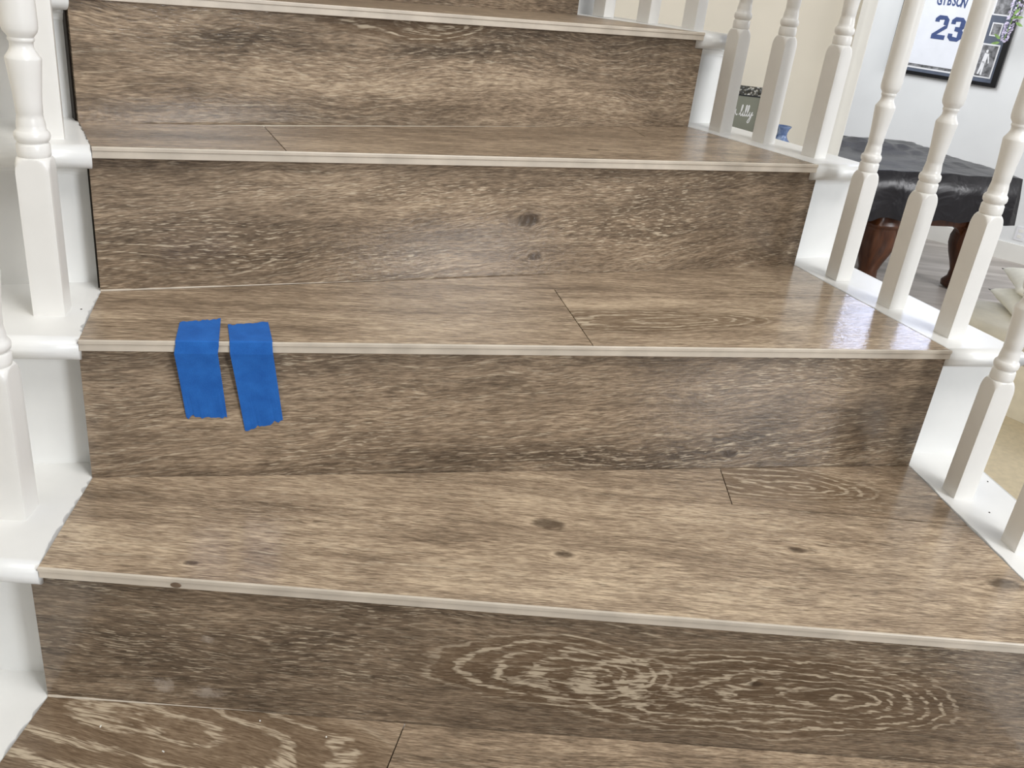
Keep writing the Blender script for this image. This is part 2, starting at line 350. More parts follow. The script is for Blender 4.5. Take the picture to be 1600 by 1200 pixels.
WOODS = {
  'tread_1_front': dict(seed=1.0, tone=0.12, knots=[(0.475,0.140,0.010),(0.489,0.087,0.006),(0.967,0.098,0.011),(0.750,0.129,0.006),(0.131,0.025,0.004)], blobs=[(0.05,0.13,0.25,0.012,-0.2),(0.35,0.10,0.3,0.010,-0.08),(0.6,0.03,0.4,0.05,0.10)], flecks=0.75, wav=0.8),
  'tread_1_back_left': dict(seed=2.3, tone=0.05, flecks=0.6, wav=0.6),
  'tread_1_back_right': dict(seed=3.1, tone=-0.02, loops=[(0.80,0.274,0.17,0.045,5.5)], warm=0.05),
  'tread_2_left': dict(seed=4.7, tone=0.10, blobs=[(0.2,0.10,0.3,0.012,-0.16),(0.1,0.045,0.2,0.008,-0.14),(0.4,0.14,0.15,0.02,0.12)], flecks=0.5, wav=0.6, slant=0.04),
  'tread_2_right': dict(seed=5.2, tone=0.10, loops=[(0.69,0.088,0.18,0.036,5.5)], blobs=[(0.7,0.145,0.4,0.012,0.14),(0.68,0.165,0.3,0.006,-0.12)], flecks=0.6, wav=0.6, slant=-0.06),
  'tread_2_back': dict(seed=6.9, tone=0.06, flecks=0.3, wav=0.4),
  'tread_3_left': dict(rough=0.26, seed=7.4, tone=0.02, blobs=[(0.1,0.07,0.3,0.018,-0.25)], flecks=0.25, wav=0.4),
  'tread_3_right': dict(rough=0.26, seed=8.8, tone=0.03, knots=[(0.62,0.06,0.005)], flecks=0.3, wav=0.4),
  'tread_3_back': dict(rough=0.26, seed=9.6, tone=0.06, flecks=0.3, wav=0.4),
  'tread_0_left': dict(seed=10.5, tone=0.03, flecks=0.25, wav=1.6, loops=[(0.16,0.06,0.34,0.10,4.0)], slant=0.20),
  'tread_0_right': dict(seed=11.2, tone=0.0, flecks=0.6, wav=1.0),
  'tread_4': dict(seed=12.2, tone=0.02, flecks=0.4, rough=0.42),
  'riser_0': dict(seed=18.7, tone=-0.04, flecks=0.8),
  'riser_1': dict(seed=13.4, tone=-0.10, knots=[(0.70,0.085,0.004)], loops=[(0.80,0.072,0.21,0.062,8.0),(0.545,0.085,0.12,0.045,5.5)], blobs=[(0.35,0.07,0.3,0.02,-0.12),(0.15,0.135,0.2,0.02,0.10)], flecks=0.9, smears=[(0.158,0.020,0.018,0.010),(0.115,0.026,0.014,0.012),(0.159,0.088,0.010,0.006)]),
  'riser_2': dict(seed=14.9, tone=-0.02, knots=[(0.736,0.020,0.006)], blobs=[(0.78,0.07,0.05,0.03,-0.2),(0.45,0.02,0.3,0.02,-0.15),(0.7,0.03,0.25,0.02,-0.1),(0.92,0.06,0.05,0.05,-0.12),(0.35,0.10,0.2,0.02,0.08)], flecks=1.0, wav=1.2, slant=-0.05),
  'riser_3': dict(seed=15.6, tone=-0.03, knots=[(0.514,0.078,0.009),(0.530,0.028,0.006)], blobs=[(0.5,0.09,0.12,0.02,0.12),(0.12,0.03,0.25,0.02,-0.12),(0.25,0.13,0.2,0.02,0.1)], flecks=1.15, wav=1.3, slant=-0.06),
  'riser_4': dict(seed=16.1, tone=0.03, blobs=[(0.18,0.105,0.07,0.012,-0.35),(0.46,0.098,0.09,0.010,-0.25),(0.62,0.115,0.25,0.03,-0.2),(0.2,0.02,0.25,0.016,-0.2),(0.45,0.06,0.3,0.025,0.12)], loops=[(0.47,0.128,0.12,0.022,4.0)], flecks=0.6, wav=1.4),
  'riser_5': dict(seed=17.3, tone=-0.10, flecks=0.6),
}
for key, pts in TILES.items():
    k = int(key.split('_')[1]); d, n = frame(k if k else 1)
    a = (NOSE[k][0] if k else V((-0.4216, 0.5600, 0)))
    P = shrink([V(p) for p in pts], 0.0006)
    if k:   # sit behind the edge trim lip
        P = [p + n * max(0.0, 0.0022 - (p - NOSE[k][0]).dot(n)) for p in P]
    bm = bmesh.new(); add_prism(bm, P, (0, 0, -0.009)); bevel_all(bm, 0.0006, 1)
    o = obj('tread_tile', bm, wood_tile('wood_look_' + key, **WOODS[key]), stair)
    uv_for(o, a, d, n)
WB = 0.030   # white risers stand this far behind the tiled ones
TOP = 0.0005
def bull(name, pts, thick, round_edges, mat):
    """board with rounded edges along the given polygon sides (index i -> i+1)"""
    bm = bmesh.new(); vs = add_prism(bm, pts, (0, 0, -thick)); n = len(pts)
    es = []
    for i in round_edges:
        for off in (0, n):
            e = bm.edges.get((vs[off + i], vs[off + (i + 1) % n]))
            if e: es.append(e)
    bmesh.ops.bevel(bm, geom=es, offset=thick * 0.46, segments=5, affect='EDGES', profile=0.5, clamp_overlap=True)
    o = obj(name, bm, mat, stair)
    for p in o.data.polygons: p.use_smooth = True
    o.modifiers.new('wn', 'WEIGHTED_NORMAL')
    o.data.set_sharp_from_angle(angle=math.radians(50))
    return o
def jag(p, q, n, amp, rnd, lead):
    out = []
    L = max((q - p).length, 1e-6); t0 = min(.45, .0155 / L) if lead == 'p' else 0.0; t1 = 1 - (min(.45, .0155 / L) if lead == 'q' else 0.0)
    for i in range(1, n):
        t = t0 + (t1 - t0) * i / n; r = p.lerp(q, t); dd = (q - p).normalized(); m = V((-dd.y, dd.x, 0))
        out.append(r + m * (rnd.random() - 0.5) * 2 * amp)
    return out
rnd = random.Random(3)
TOPBL = {}
for k in (0, 1, 2, 3, 4):
    d, n = frame(k if k else 1)
    if k:
        FL, FR = NOSE[k]
    else:
        FL, FR = V((-0.4250, 0.4300, -0.0040)), V((0.5940, 0.4983, -0.0080))
    BL, BR = RISERS[k + 1]
    dl, nl = frame(k + 1)
    up = V((0, 0, TOP))
    # white board, inner side: rounded nosing along the front and a plain outer end
    bl2 = BL + nl * 0.06; br2 = BR + nl * 0.06
    FLo = FL - d * INW; BLo = BL - dl * INW * (0.9) + nl * 0.06
    if k == 0: FLo = FL - d * 0.28; BLo = BL - dl * 0.30 + nl * 0.06
    edge = jag(FL - d * .0012, BL - dl * .0012, 26, 0.0022, rnd, 'p')
    pts = [FLo + up, FL + up] + [p + up for p in edge] + [BL + up, bl2 + up, BLo + up]
    bull('tread_board', pts, 0.025, [0, len(pts) - 1], M_white)
    ow = OUTW if k < 4 else 0.085
    FRo = FR + d * ow; BRo = BR + dl * OUTW + nl * 0.06
    edge = jag(BR + dl * .0005, FR + d * .0005, 22, 0.0010, rnd, 'q')
    pts = [FR + up, FRo + up, BRo + up, br2 + up, BR + up] + [p + up for p in edge]
    bull('tread_board', pts, 0.025, [0, 1], M_white)
    # dark bed under the tiles
    g = V((0, 0, -0.0088))
    bm = bmesh.new(); add_prism(bm, [FL + n * 0.021 + g - d * .004, FR + n * .021 + g + d * .004, BR + g + dl * .004, BL + g - dl * .004], (0, 0, -0.014)); obj('mortar_bed', bm, M_mortar, stair)
for k in (0, 1, 2, 3, 4, 5):
    d, n = frame(k) if k < 5 else frame(5)
    a, b = RISERS[k]
    dr = (b - a); dr.z = 0; dr.normalize(); nr = V((-dr.y, dr.x, 0))
    ztop = (lambda t: (NOSE[k][0].z * (1 - t) + NOSE[k][1].z * t - 0.0115) if k < 5 else 0.80)
    # tiled riser
    A, B = a.copy(), b.copy(); At, Bt = a.copy(), b.copy(); At.z = ztop(0); Bt.z = ztop(1); A.z -= .0015; B.z -= .0015
    bm = bmesh.new(); add_prism(bm, [A, B, Bt, At], nr * 0.009); bevel_all(bm, 0.0006, 1)
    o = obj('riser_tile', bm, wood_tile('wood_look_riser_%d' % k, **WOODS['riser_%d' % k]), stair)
    uv_for(o, a, dr, nr, wall=True)
    bm = bmesh.new(); g = nr * 0.0095
    add_prism(bm, [A + g - dr * .002, B + g + dr * .002, Bt + g + dr * .002, At + g - dr * .002], nr * 0.02); obj('mortar_bed', bm, M_mortar, stair)
    # white risers either side
    for side, p0, w in ((-1, a, INW if k > 1 else 0.28), (1, b, OUTW - .004)):
        q0 = p0 + nr * WB - dr * side * 0.012; q1 = p0 + nr * WB + dr * side * w
        zb = p0.z - 0.01; zt = ztop(0 if side < 0 else 1) - 0.006
        P = [V((q0.x, q0.y, zb)), V((q1.x, q1.y, zb)), V((q1.x, q1.y, zt)), V((q0.x, q0.y, zt))]
        bm = bmesh.new(); add_prism(bm, P, nr * 0.018); obj('riser_board', bm, M_white, stair)
        if k < 5:   # cove moulding tucked under the nosing
            zc = zt - .0075
            c0 = p0 + nr * (WB - 0.0) + dr * side * 0.001; c1 = q1 + dr * side * 0.006
            bm = bmesh.new()
            prof = [(0, 0), (-0.011, 0), (-0.0105, -0.003), (-0.006, -0.0055), (-0.0035, -0.0095), (-0.003, -0.012), (0, -0.012)]
            r0 = [bm.verts.new(V((c0.x, c0.y, zc)) + nr * x + V((0, 0, z))) for x, z in prof]; r1 = [bm.verts.new(V((c1.x, c1.y, zc)) + nr * x + V((0, 0, z))) for x, z in prof]
            m = len(prof); bm.faces.new(r0); bm.faces.new(r1[::-1])
            for i in range(m): bm.faces.new((r0[i], r0[(i + 1) % m], r1[(i + 1) % m], r1[i]))
            obj('cove_moulding', bm, M_white, stair)
    if k < 5:   # edge trim: a thin lip above a flat face
        p, q = NOSE[k][0] + d * 0.0005, NOSE[k][1] - d * 0.0005
        prof = [(0.0018, 0.0006), (0.0005, 0.0003), (0, -0.0004), (0, -0.0034), (0.0012, -0.0042), (0.0012, -0.0112), (0.0022, -0.0118), (0.012, -0.0118), (0.012, -0.0095), (0.0018, -0.0095)]
        bm = bmesh.new()
        r0 = [bm.verts.new(p + n * x + V((0, 0, z))) for x, z in prof]; r1 = [bm.verts.new(q + n * x + V((0, 0, z))) for x, z in prof]
        m = len(prof); bm.faces.new(r0); bm.faces.new(r1[::-1])
        for i in range(m): bm.faces.new((r0[i], r0[(i + 1) % m], r1[(i + 1) % m], r1[i]))
        obj('edge_trim', bm, M_trim, stair)
# pale caulk along the foot of two risers
for k, t0, t1 in ((3, 0.0, 0.42), (1, 0.0, 0.22)):
    a, b = RISERS[k]; p, q = a.lerp(b, t0), a.lerp(b, t1); d = (q - p).normalized(); n = V((-d.y, d.x, 0)).normalized()
    bm = bmesh.new(); N = 24; r = []
    for i in range(N + 1):
        c = p.lerp(q, i / N); w = (0.0016 + 0.0009 * mnoise.noise(V((i * .7, k, 0)))) * (1 - 0.9 * i / N)
        r.append([bm.verts.new(c + n * 0.0004 + V((0, 0, w * 1.4))), bm.verts.new(c - n * w + V((0, 0, 0.0003)))])
    for x, y in zip(r, r[1:]): bm.faces.new((x[0], x[1], y[1], y[0]))
    obj('caulk_bead', bm, M_caulk, stair)
# stringer faces under the outer tread ends, and a soffit-deep body behind each riser
for k in (0, 1, 2, 3, 4):
    d, n = frame(k if k else 1); dl, nl = frame(k + 1)
    FR = NOSE[k][1]; BR = RISERS[k + 1][1]
    p, q = FR + d * (OUTW - .03) + n * .075, BR + dl * (OUTW - .03) + nl * .05
    bm = bmesh.new(); add_prism(bm, [p + V((0, 0, -.026)), q + V((0, 0, -.026)), q + V((0, 0, -.30)), p + V((0, 0, -.36))], d * 0.02); obj('stringer', bm, M_white, stair)
for c in ((-0.4596, 0.8598, 0.3253), (0.6307, 1.0300, 0.1622), (0.598, 0.95, .1622)):  # small dark discs drawn in place of nail holes
    bm = bmesh.new(); bmesh.ops.create_cone(bm, cap_ends=True, segments=10, radius1=0.0011, radius2=0.0009, depth=0.0006, matrix=Matrix.Translation(V(c))); obj('nail_hole', bm, M_mortar, stair)

# ------------------------------------------------------------------ balusters
S = 0.0305
def square_base_bm():
    bm = bmesh.new(); n = 48; rings = []
    zs = [(0.0, 9), (0.004, 9), (0.146, 9), (0.150, .0206), (0.153, .0199), (0.1555, .0190), (0.1575, .0178), (0.1592, .0165), (0.1602, .0150), (0.1606, .0138)]
    for z, Rm in zs:
        ring = []
        for i in range(n):
            th = math.pi / 4 + 2 * math.pi * i / n
            c, s = math.cos(th), math.sin(th); rs = (S / 2) / max(abs(c), abs(s)); rs = min(rs, .0210)
            r = min(rs, Rm); ring.append(bm.verts.new((r * c, r * s, z)))
        rings.append(ring)
    for a, b in zip(rings, rings[1:]):
        for i in range(n): bm.faces.new((a[i], a[(i + 1) % n], b[(i + 1) % n], b[i]))
    bm.faces.new(rings[0][::-1]); bm.faces.new(rings[-1]); return bm
SHAFT = [(.0138, .1600), (.0148, .1612), (.0152, .1640), (.0150, .1715), (.0142, .1730), (.0130, .1738), (.0138, .1746), (.0155, .1765), (.0161, .1795), (.0157, .1825), (.0142, .1845), (.0130, .1852), (.0128, .1900), (.0119, .1960), (.0113, .2000), (.0117, .2008), (.0119, .2100), (.0128, .2220), (.0141, .2350), (.0150, .2440), (.0155, .2490), (.0153, .2506), (.0128, .2540), (.0107, .2575), (.0100, .2600), (.0101, .2640), (.0112, .2648), (.0114, .2668), (.0108, .2680), (.0122, .2700), (.0142, .2725), (.0152, .2760), (.0155, .2820), (.0152, .3000), (.0144, .4000), (.0130, .5500), (.0112, .7200), (.0110, .8000)]
bal_n = [0]
_sb = square_base_bm(); _proto = {}
def baluster(label, c, z, ang, group, top=0.80):
    """ang: direction of the stair tangent from +y, turning left"""
    t = thing('baluster', label, 'baluster', (c[0], c[1], z), ang, group)
    if not _proto:
        o = local('square_base', _sb, M_bal, t)
        for p in o.data.polygons: p.use_smooth = True
        o.data.set_sharp_from_angle(angle=math.radians(35))
        bm = bmesh.new(); add_lathe(bm, SHAFT, 28); s = local('turned_shaft', bm, M_bal, t, True)
        s.data.set_sharp_from_angle(angle=math.radians(60))
        _proto['a'], _proto['b'] = o, s
    else:
        for q in _proto.values():
            o = q.copy(); COL.objects.link(o); o.parent = t
    return t
def centre(px, py, ang, right_side, sc=1.0):
    t = V((-math.sin(ang), math.cos(ang), 0)); r = V((math.cos(ang), math.sin(ang), 0))
    return V((px, py, 0)) + (t + (r if right_side else -r)) * (S / 2 * sc)
rails_out = []; rails_in = []
SO = 0.88
GO = 'balusters along the outer side of the curved stair'; GI = 'balusters along the inner side of the curved stair'
names = {1: 'lowest tiled tread', 2: 'tread marked with blue tape', 3: 'third tiled tread up', 4: 'fourth tiled tread up'}
BAL = [
  (1, 0.5635, 0.9733, 10.3, 'white turned baluster in the back corner of the lowest right tread end'),
  (1, 0.5897, 0.8647, 10.3, 'white baluster cut by the right photo edge, frontmost on the lowest right tread end'),
  (2, 0.4588, 1.2870, 22.0, 'white baluster left of the dark table leg, rearmost on the glossy taped tread'),
  (2, 0.5029, 1.1813, 22.0, 'white baluster between the two dark table legs, middle one of the taped tread'),
  (2, 0.5475, 1.0874, 22.0, 'white baluster by the front nosing of the taped tread, left of the white pillows'),
  (3, 0.2904, 1.5277, 35.0, 'white baluster left of the small grey sign, rearmost on the third tread up'),
  (3, 0.3507, 1.4679, 35.0, 'white baluster between the small grey sign and the blue vase'),
  (3, 0.4115, 1.3851, 35.0, 'white baluster between the blue vase and the door casing, at a nosing corner'),
  (4, 0.0805, 1.6641, 46.0, 'leftmost baluster base at the top of the picture beside the highest riser'),
  (4, 0.1543, 1.6271, 46.0, 'middle baluster base of the three on the highest tread, against cream wall'),
  (4, 0.2277, 1.5961, 46.0, 'baluster base at the front right corner of the highest tread'),
]
TZ = {1: .1615, 2: .3290, 3: .4854, 4: .6335}
for k, x, y, a, lab in BAL:
    c = centre(x, y, math.radians(a), True, SO); baluster(lab, c, TZ[k] + TOP, math.radians(a), GO).scale = (SO, SO, 1.0)
BALI = [
  (1, -0.4534, 0.7051, 6.0, 'white baluster cut by the left photo edge, standing on the lowest left tread end', False),
  (2, -0.4641, 0.8357, 15.0, 'white turned baluster on the left end of the tread with the blue tape', False),
  (3, -0.4940, 0.9260, 26.0, 'white baluster at upper left, half hidden behind a nearer left baluster', False),
]
TZI = {1: .1621, 2: .3246, 3: .4853}
for k, x, y, a, lab, rs in BALI:
    c = centre(x, y, math.radians(a), rs); baluster(lab, c, TZI[k] + TOP, math.radians(a), GI)

# ------------------------------------------------------------------ blue tape
def tape(label, rows, seed):
    """rows: list of (left point, right point) from the top end, over the nosing, to the torn lower end"""
    r = random.Random(seed); bm = bmesh.new(); NC = 18; grid = []
    for i, (a, b) in enumerate(rows):
        a, b = V(a), V(b); line = []
        for j in range(NC + 1):
            p = a.lerp(b, j / NC)
            if i == len(rows) - 1: p.z += (r.random() - 0.5) * 0.005 * (0.4 + abs(mnoise.noise(V((j * .4, seed, 0)))) * 2)
            if i == 0:
                dirv = (V(rows[0][0]) - V(rows[1][0])).normalized(); p += dirv * (r.random() - 0.5) * 0.004
            line.append(bm.verts.new(p))
        grid.append(line)
    for a, b in zip(grid, grid[1:]):
        for j in range(NC): bm.faces.new((a[j], a[j + 1], b[j + 1], b[j]))
    o = obj('masking_tape', bm, M_tape); m = o.modifiers.new('thickness', 'SOLIDIFY'); m.thickness = 0.00025; m.offset = 0
    return tag(o, label, 'tape', 'blue masking tape strips on the nosing')
d2, n2 = frame(2); f = -n2 * 0.0006; u_ = V((0, 0, 0.0013))
def on_nose(x):
    a, b = NOSE[2]; t = (x - a.x) / (b.x - a.x); return a.lerp(b, t)
def lower(p, back): 
    return V(p) - n2 * back
for lab, top, xs, xm, low, sd in (
   ('shorter strip of blue masking tape folded over the nosing, left of the pair', ((-.3537, .8564, .3252), (-.3178, .8773, .3254)), (-.3393, -.2992), (-.3410, -.3005), ((-.3366, .8186, .2360), (-.2968, .8292, .2344)), 1),
   ('longer strip of blue masking tape with slanted torn end, right of the pair', ((-.3054, .8634, .3254), (-.2686, .8836, .3257)), (-.2892, -.2487), (-.2890, -.2480), ((-.2794, .8338, .2187), (-.2413, .8440, .2304)), 2)):
    e0, e1 = on_nose(xs[0]), on_nose(xs[1]); m0, m1 = on_nose(xm[0]), on_nose(xm[1])
    dz = V((0, 0, .0125))
    rows = [(V(top[0]) + V((0, 0, .0006)), V(top[1]) + V((0, 0, .0006))), (e0 + n2 * .002 + u_, e1 + n2 * .002 + u_), (e0 + f + V((0, 0, .0006)), e1 + f + V((0, 0, .0006))),
            (e0 + f - V((0, 0, .003)), e1 + f - V((0, 0, .003))), (m0 + f - dz, m1 + f - dz)]
    L0, L1 = lower(low[0], .0006), lower(low[1], .0006)
    k0, k1 = (m0 + f - dz), (m1 + f - dz)
    w0 = k0.lerp(L0, .22) + n2 * .0012; w1 = k1.lerp(L1, .22) + n2 * .0012
    rows += [(w0, w1), (k0.lerp(L0, .5) + n2 * .0012, k1.lerp(L1, .5) + n2 * .0012), (L0, L1)]
    tape(lab, rows, sd)
bm = bmesh.new(); d1, n1 = frame(1)
bmesh.ops.create_cone(bm, cap_ends=True, segments=14, radius1=0.0052, radius2=0.0048, depth=0.0008, matrix=Matrix.Translation(NOSE[1][0] + d1 * .1235 + n1 * .0009 + V((0, 0, -.0078))) @ Matrix.Rotation(math.radians(90), 4, 'X') @ Matrix.Diagonal((1, .55, 1, 1)))
obj('trim_chip', bm, plain('worn_brown', (118, 98, 80), .5, .1, 90), stair)
bm = bmesh.new()
for x, y in ((-.2090, .6500), (-.2858, .5998), (-.3550, .6200), (-.1400, .6400)):
    add_box(bm, (x, y, -.0038), (.0010 + random.random() * .0008, .0010 + random.random() * .0025, .0008), random.random() * 3)
o = obj('paint_crumbs', bm, M_casing); tag(o, 'tiny white paint crumbs lying on the lowest wood tile', 'debris'); o['kind'] = 'stuff'

# ------------------------------------------------------------------ far room: covered table
tt = thing('covered_table', 'carved mahogany table under a wrinkled black vinyl cover', 'table', (2.8, 7.1, FZ))
TA, TE = V((2.05, 6.24, 0)), V((3.525, 6.707, 0)); tu = (TE - TA).normalized(); tv = V((-tu.y, tu.x, 0)); TL = (TE - TA).length; TW = 1.40; TTOP = -0.32
bm = bmesh.new(); NU, NV = 56, 44
def cov(i, j):
    """closed cloth grid: rim rows hang down"""
    s = -0.06 + i / NU * (TL + .12); w = -0.06 + j / NV * (TW + .12)
    ss = min(max(s, 0.0), TL); ww = min(max(w, 0.0), TW)
    over = max(-s, s - TL, -w, w - TW, 0.0) / .06
    nz = mnoise.noise(V((s * 2.2, w * 3.5, 1.0))); n3 = mnoise.noise(V((s * 7, w * 4, 4.0)))
    hump = math.exp(-((w - TW * .70) / .18) ** 2) * max(0, 1 - s / (TL * 1.05)) * 0.09
    cr = mnoise.noise(V((s * 3 + w * 9, w * 14 - s * 4, 2.0)))
    z = TTOP + 0.012 * nz + 0.008 * n3 + hump * (1 + .4 * n3 + .45 * cr) + 0.012 * cr * (w / TW)
    wav = mnoise.noise(V((s * 5.0, w * 5.0, 9.0)))
    if over > 0:
        z -= over * (0.33 + .03 * wav)
    p = TA + tu * ss + tv * ww
    out = V((0, 0, 0))
    if s < 0: out -= tu * over * .03
    if s > TL: out += tu * over * .03
    if w < 0: out -= tv * over * (.03 + .03 * wav)
    if w > TW: out += tv * over * .03
    return p + out + V((0, 0, z))
gr = [[bm.verts.new(cov(i, j)) for j in range(NV + 1)] for i in range(NU + 1)]
for i in range(NU):
    for j in range(NV): bm.faces.new((gr[i][j], gr[i + 1][j], gr[i + 1][j + 1], gr[i][j + 1]))
obj('vinyl_cover', bm, M_vinyl, tt, True)
bm = bmesh.new(); P = [TA + tu * .05 + tv * .05, TA + tu * (TL - .05) + tv * .05, TA + tu * (TL - .05) + tv * (TW - .05), TA + tu * .05 + tv * (TW - .05)]
add_prism(bm, [p + V((0, 0, TTOP - .03)) for p in P], (0, 0, -.22)); bevel_all(bm, .02, 2)
obj('table_body', bm, M_brown, tt)
bm = bmesh.new(); P = [TA + tu * .46 + tv * .12, TA + tu * (TL - .07) + tv * .12, TA + tu * (TL - .07) + tv * (TW - .12), TA + tu * .46 + tv * (TW - .12)]
add_prism(bm, [p + V((0, 0, TTOP - .25)) for p in P], (0, 0, -.155)); bevel_all(bm, .012, 2)
obj('apron', bm, M_brown, tt)
def leg_bm(c):
    prof = [(.055, FZ), (.085, FZ + .01), (.09, FZ + .05), (.062, FZ + .09), (.058, FZ + .14), (.075, FZ + .20), (.100, FZ + .27), (.118, FZ + .34), (.120, FZ + .40), (.108, FZ + .45), (.112, FZ + .475), (.128, FZ + .485), (.128, FZ + .50), (.118, FZ + .51), (.125, FZ + .60), (.125, FZ + .66)]
    bm = bmesh.new(); rings = []
    for r, z in prof:
        ring = []
        for i in range(24):
            th = 2 * math.pi * i / 24; q = max(abs(math.cos(th)), abs(math.sin(th))); rr = r * (0.55 + 0.45 / q)
            ring.append(bm.verts.new(c + (tu * math.cos(th) + tv * math.sin(th)) * rr + V((0, 0, z))))
        rings.append(ring)
    for a, b in zip(rings, rings[1:]):
        for i in range(24): bm.faces.new((a[i], a[(i + 1) % 24], b[(i + 1) % 24], b[i]))
    bm.faces.new(rings[0][::-1]); bm.faces.new(rings[-1]); return bm
for s, w in ((.573, .16), (TL - .145, .16), (.573, TW - .16), (TL - .145, TW - .16)):
    obj('leg', leg_bm(TA + tu * s + tv * w), M_brown, tt, True)
for s, sg in ((.573 + .11, 1), (TL - .145 - .11, -1)):   # carved brackets between leg and apron
    bm = bmesh.new(); b0 = TA + tu * s + tv * .14 + V((0, 0, FZ + .495))
    pts = [b0]
    for i in range(7):
        th = i / 6 * math.pi / 2
        pts.append(b0 + tu * sg * (.12 * (1 - math.sin(th))) + V((0, 0, -.11 * (1 - math.cos(th)))))
    add_prism(bm, pts, tv * .05); obj('bracket', bm, M_brown, tt)

# ------------------------------------------------------------------ framed jersey
fr = thing('framed_jersey', 'black-framed white jersey numbered 23 with photos, hanging on the far wall', 'picture', tuple(FWp(-.86, .70, 0.02)))
F0, F1, FZ0, FZ1 = -1.42, -.445, .172, 1.10
FB = .048
M_black = plain('black_frame', (18, 18, 20), .3, .1, 20)
M_mat = plain('slate_mat_board', (92, 100, 116), .6, .04, 20)
M_jersey = plain('white_jersey', (238, 240, 246), .8, .012, 9, bump=.2)
M_navy = plain('navy_letters', (66, 84, 132), .7, .05, 20)
M_pwhite = plain('photo_border', (236, 236, 238), .5, .01, 9)
M_grey = plain('photo_grey', (112, 112, 114), .4, .45, 26)
def rect(s0, s1, z0, z1, o0, th):
    bm = bmesh.new(); add_prism(bm, [FWp(s0, z0, o0), FWp(s1, z0, o0), FWp(s1, z1, o0), FWp(s0, z1, o0)], -WN * th); return bm
for (a, b, c, d_) in ((F0, F1, FZ0, FZ0 + FB * .62), (F0, F1, FZ1 - FB, FZ1), (F0, F0 + FB, FZ0 + FB * .62, FZ1 - FB), (F1 - FB, F1, FZ0 + FB * .62, FZ1 - FB)):
    bm = rect(a, b, c, d_, .005, .035); bevel_all(bm, .004, 1); obj('frame_bar', bm, M_black, fr)
obj('mat_board', rect(F0 + .02, F1 - .02, FZ0 + .015, FZ1 - .02, .008, .004), M_mat, fr)
jz = .265
bm = bmesh.new()
js = [(-1.33, jz), (-.72, jz), (-.735, .60), (-.70, .66), (-.69, .80), (-.80, .98), (-.92, 1.03), (-1.10, 1.03), (-1.22, .98), (-1.36, .80), (-1.35, .66), (-1.32, .60)]
add_prism(bm, [FWp(s, z, .013) for s, z in js], -WN * .008); bevel_all(bm, .003, 1)
jo = obj('jersey', bm, M_jersey, fr)
for z0, z1, m in ((.228, .242, M_pwhite), (.242, .266, M_grey)):
    obj('mat_stripe', rect(-1.36, -.70, z0, z1, .0125, .002), m, fr)
def glyph(name, polys, s0, z0, sc, parent):
    bm = bmesh.new()
    for poly in polys:
        add_prism(bm, [FWp(s0 + x * sc, z0 + y * sc, .022) for x, y in poly], -WN * .002)
    return obj(name, bm, M_navy, parent)
# block numerals on a 0.62 x 1 grid, each stroke its own convex piece
two = [[(0, .0), (.60, 0), (.60, .19), (0, .19)], [(0, .19), (.22, .19), (.60, .50), (.60, .62), (.46, .58)], [(.40, .62), (.60, .60), (.60, .86), (.40, .86)], [(.0, .72), (.19, .72), (.19, .84), (.0, .86)], [(0, .86), (.19, .81), (.60, .86), (.46, 1.0), (.14, 1.0)]]
three = [[(.14, 0), (.46, 0), (.60, .14), (.19, .19), (0, .14)], [(0, .14), (.19, .16), (.19, .30), (0, .30)], [(.40, .14), (.60, .14), (.60, .44), (.40, .40)], [(.22, .42), (.40, .40), (.60, .42), (.54, .50), (.60, .58), (.40, .60), (.22, .60)], [(.40, .58), (.60, .56), (.60, .86), (.40, .86)], [(0, .70), (.19, .70), (.19, .84), (0, .86)], [(0, .86), (.19, .81), (.60, .86), (.46, 1.0), (.14, 1.0)]]
glyph('number', two, -1.105, .490, .195, jo); glyph('number', three, -.965, .490, .195, jo)
def letters(txt, size, origin, sdir, up, out, mat, parent, name, arc=0.0, gap=1.0, sx=1.0):
    x = -0.5 * (len(txt) - 1) * size * .62 * gap
    for ch in txt:
        cu = bpy.data.curves.new('t', 'FONT'); cu.body = ch; cu.size = size; cu.extrude = 0.0008; cu.align_x = 'CENTER'; cu.offset = size * .03
        o = bpy.data.objects.new(name, cu); COL.objects.link(o)
        me = None
        dg = bpy.context.evaluated_depsgraph_get(); dg.update()
        me = bpy.data.meshes.new_from_object(o.evaluated_get(dg)); bpy.data.objects.remove(o)
        bm = bmesh.new(); bm.from_mesh(me)
        for v in bm.verts:
            p = v.co.copy(); ang = arc * x
            px, py = p.x * sx, p.y
            q = V((px * math.cos(ang) - py * math.sin(ang), px * math.sin(ang) + py * math.cos(ang)))
            q.x += x; q.y += arc * x * x * .5
            v.co = origin + sdir * q.x + up * q.y + out * p.z
        o2 = obj(name, bm, mat, parent); x += size * .62 * gap
letters('GIBSON', .105, FWp(-1.012, .772, .023), WD, V((0, 0, 1)), -WN, M_navy, jo, 'letter', arc=-1.2, gap=.62, sx=.60)
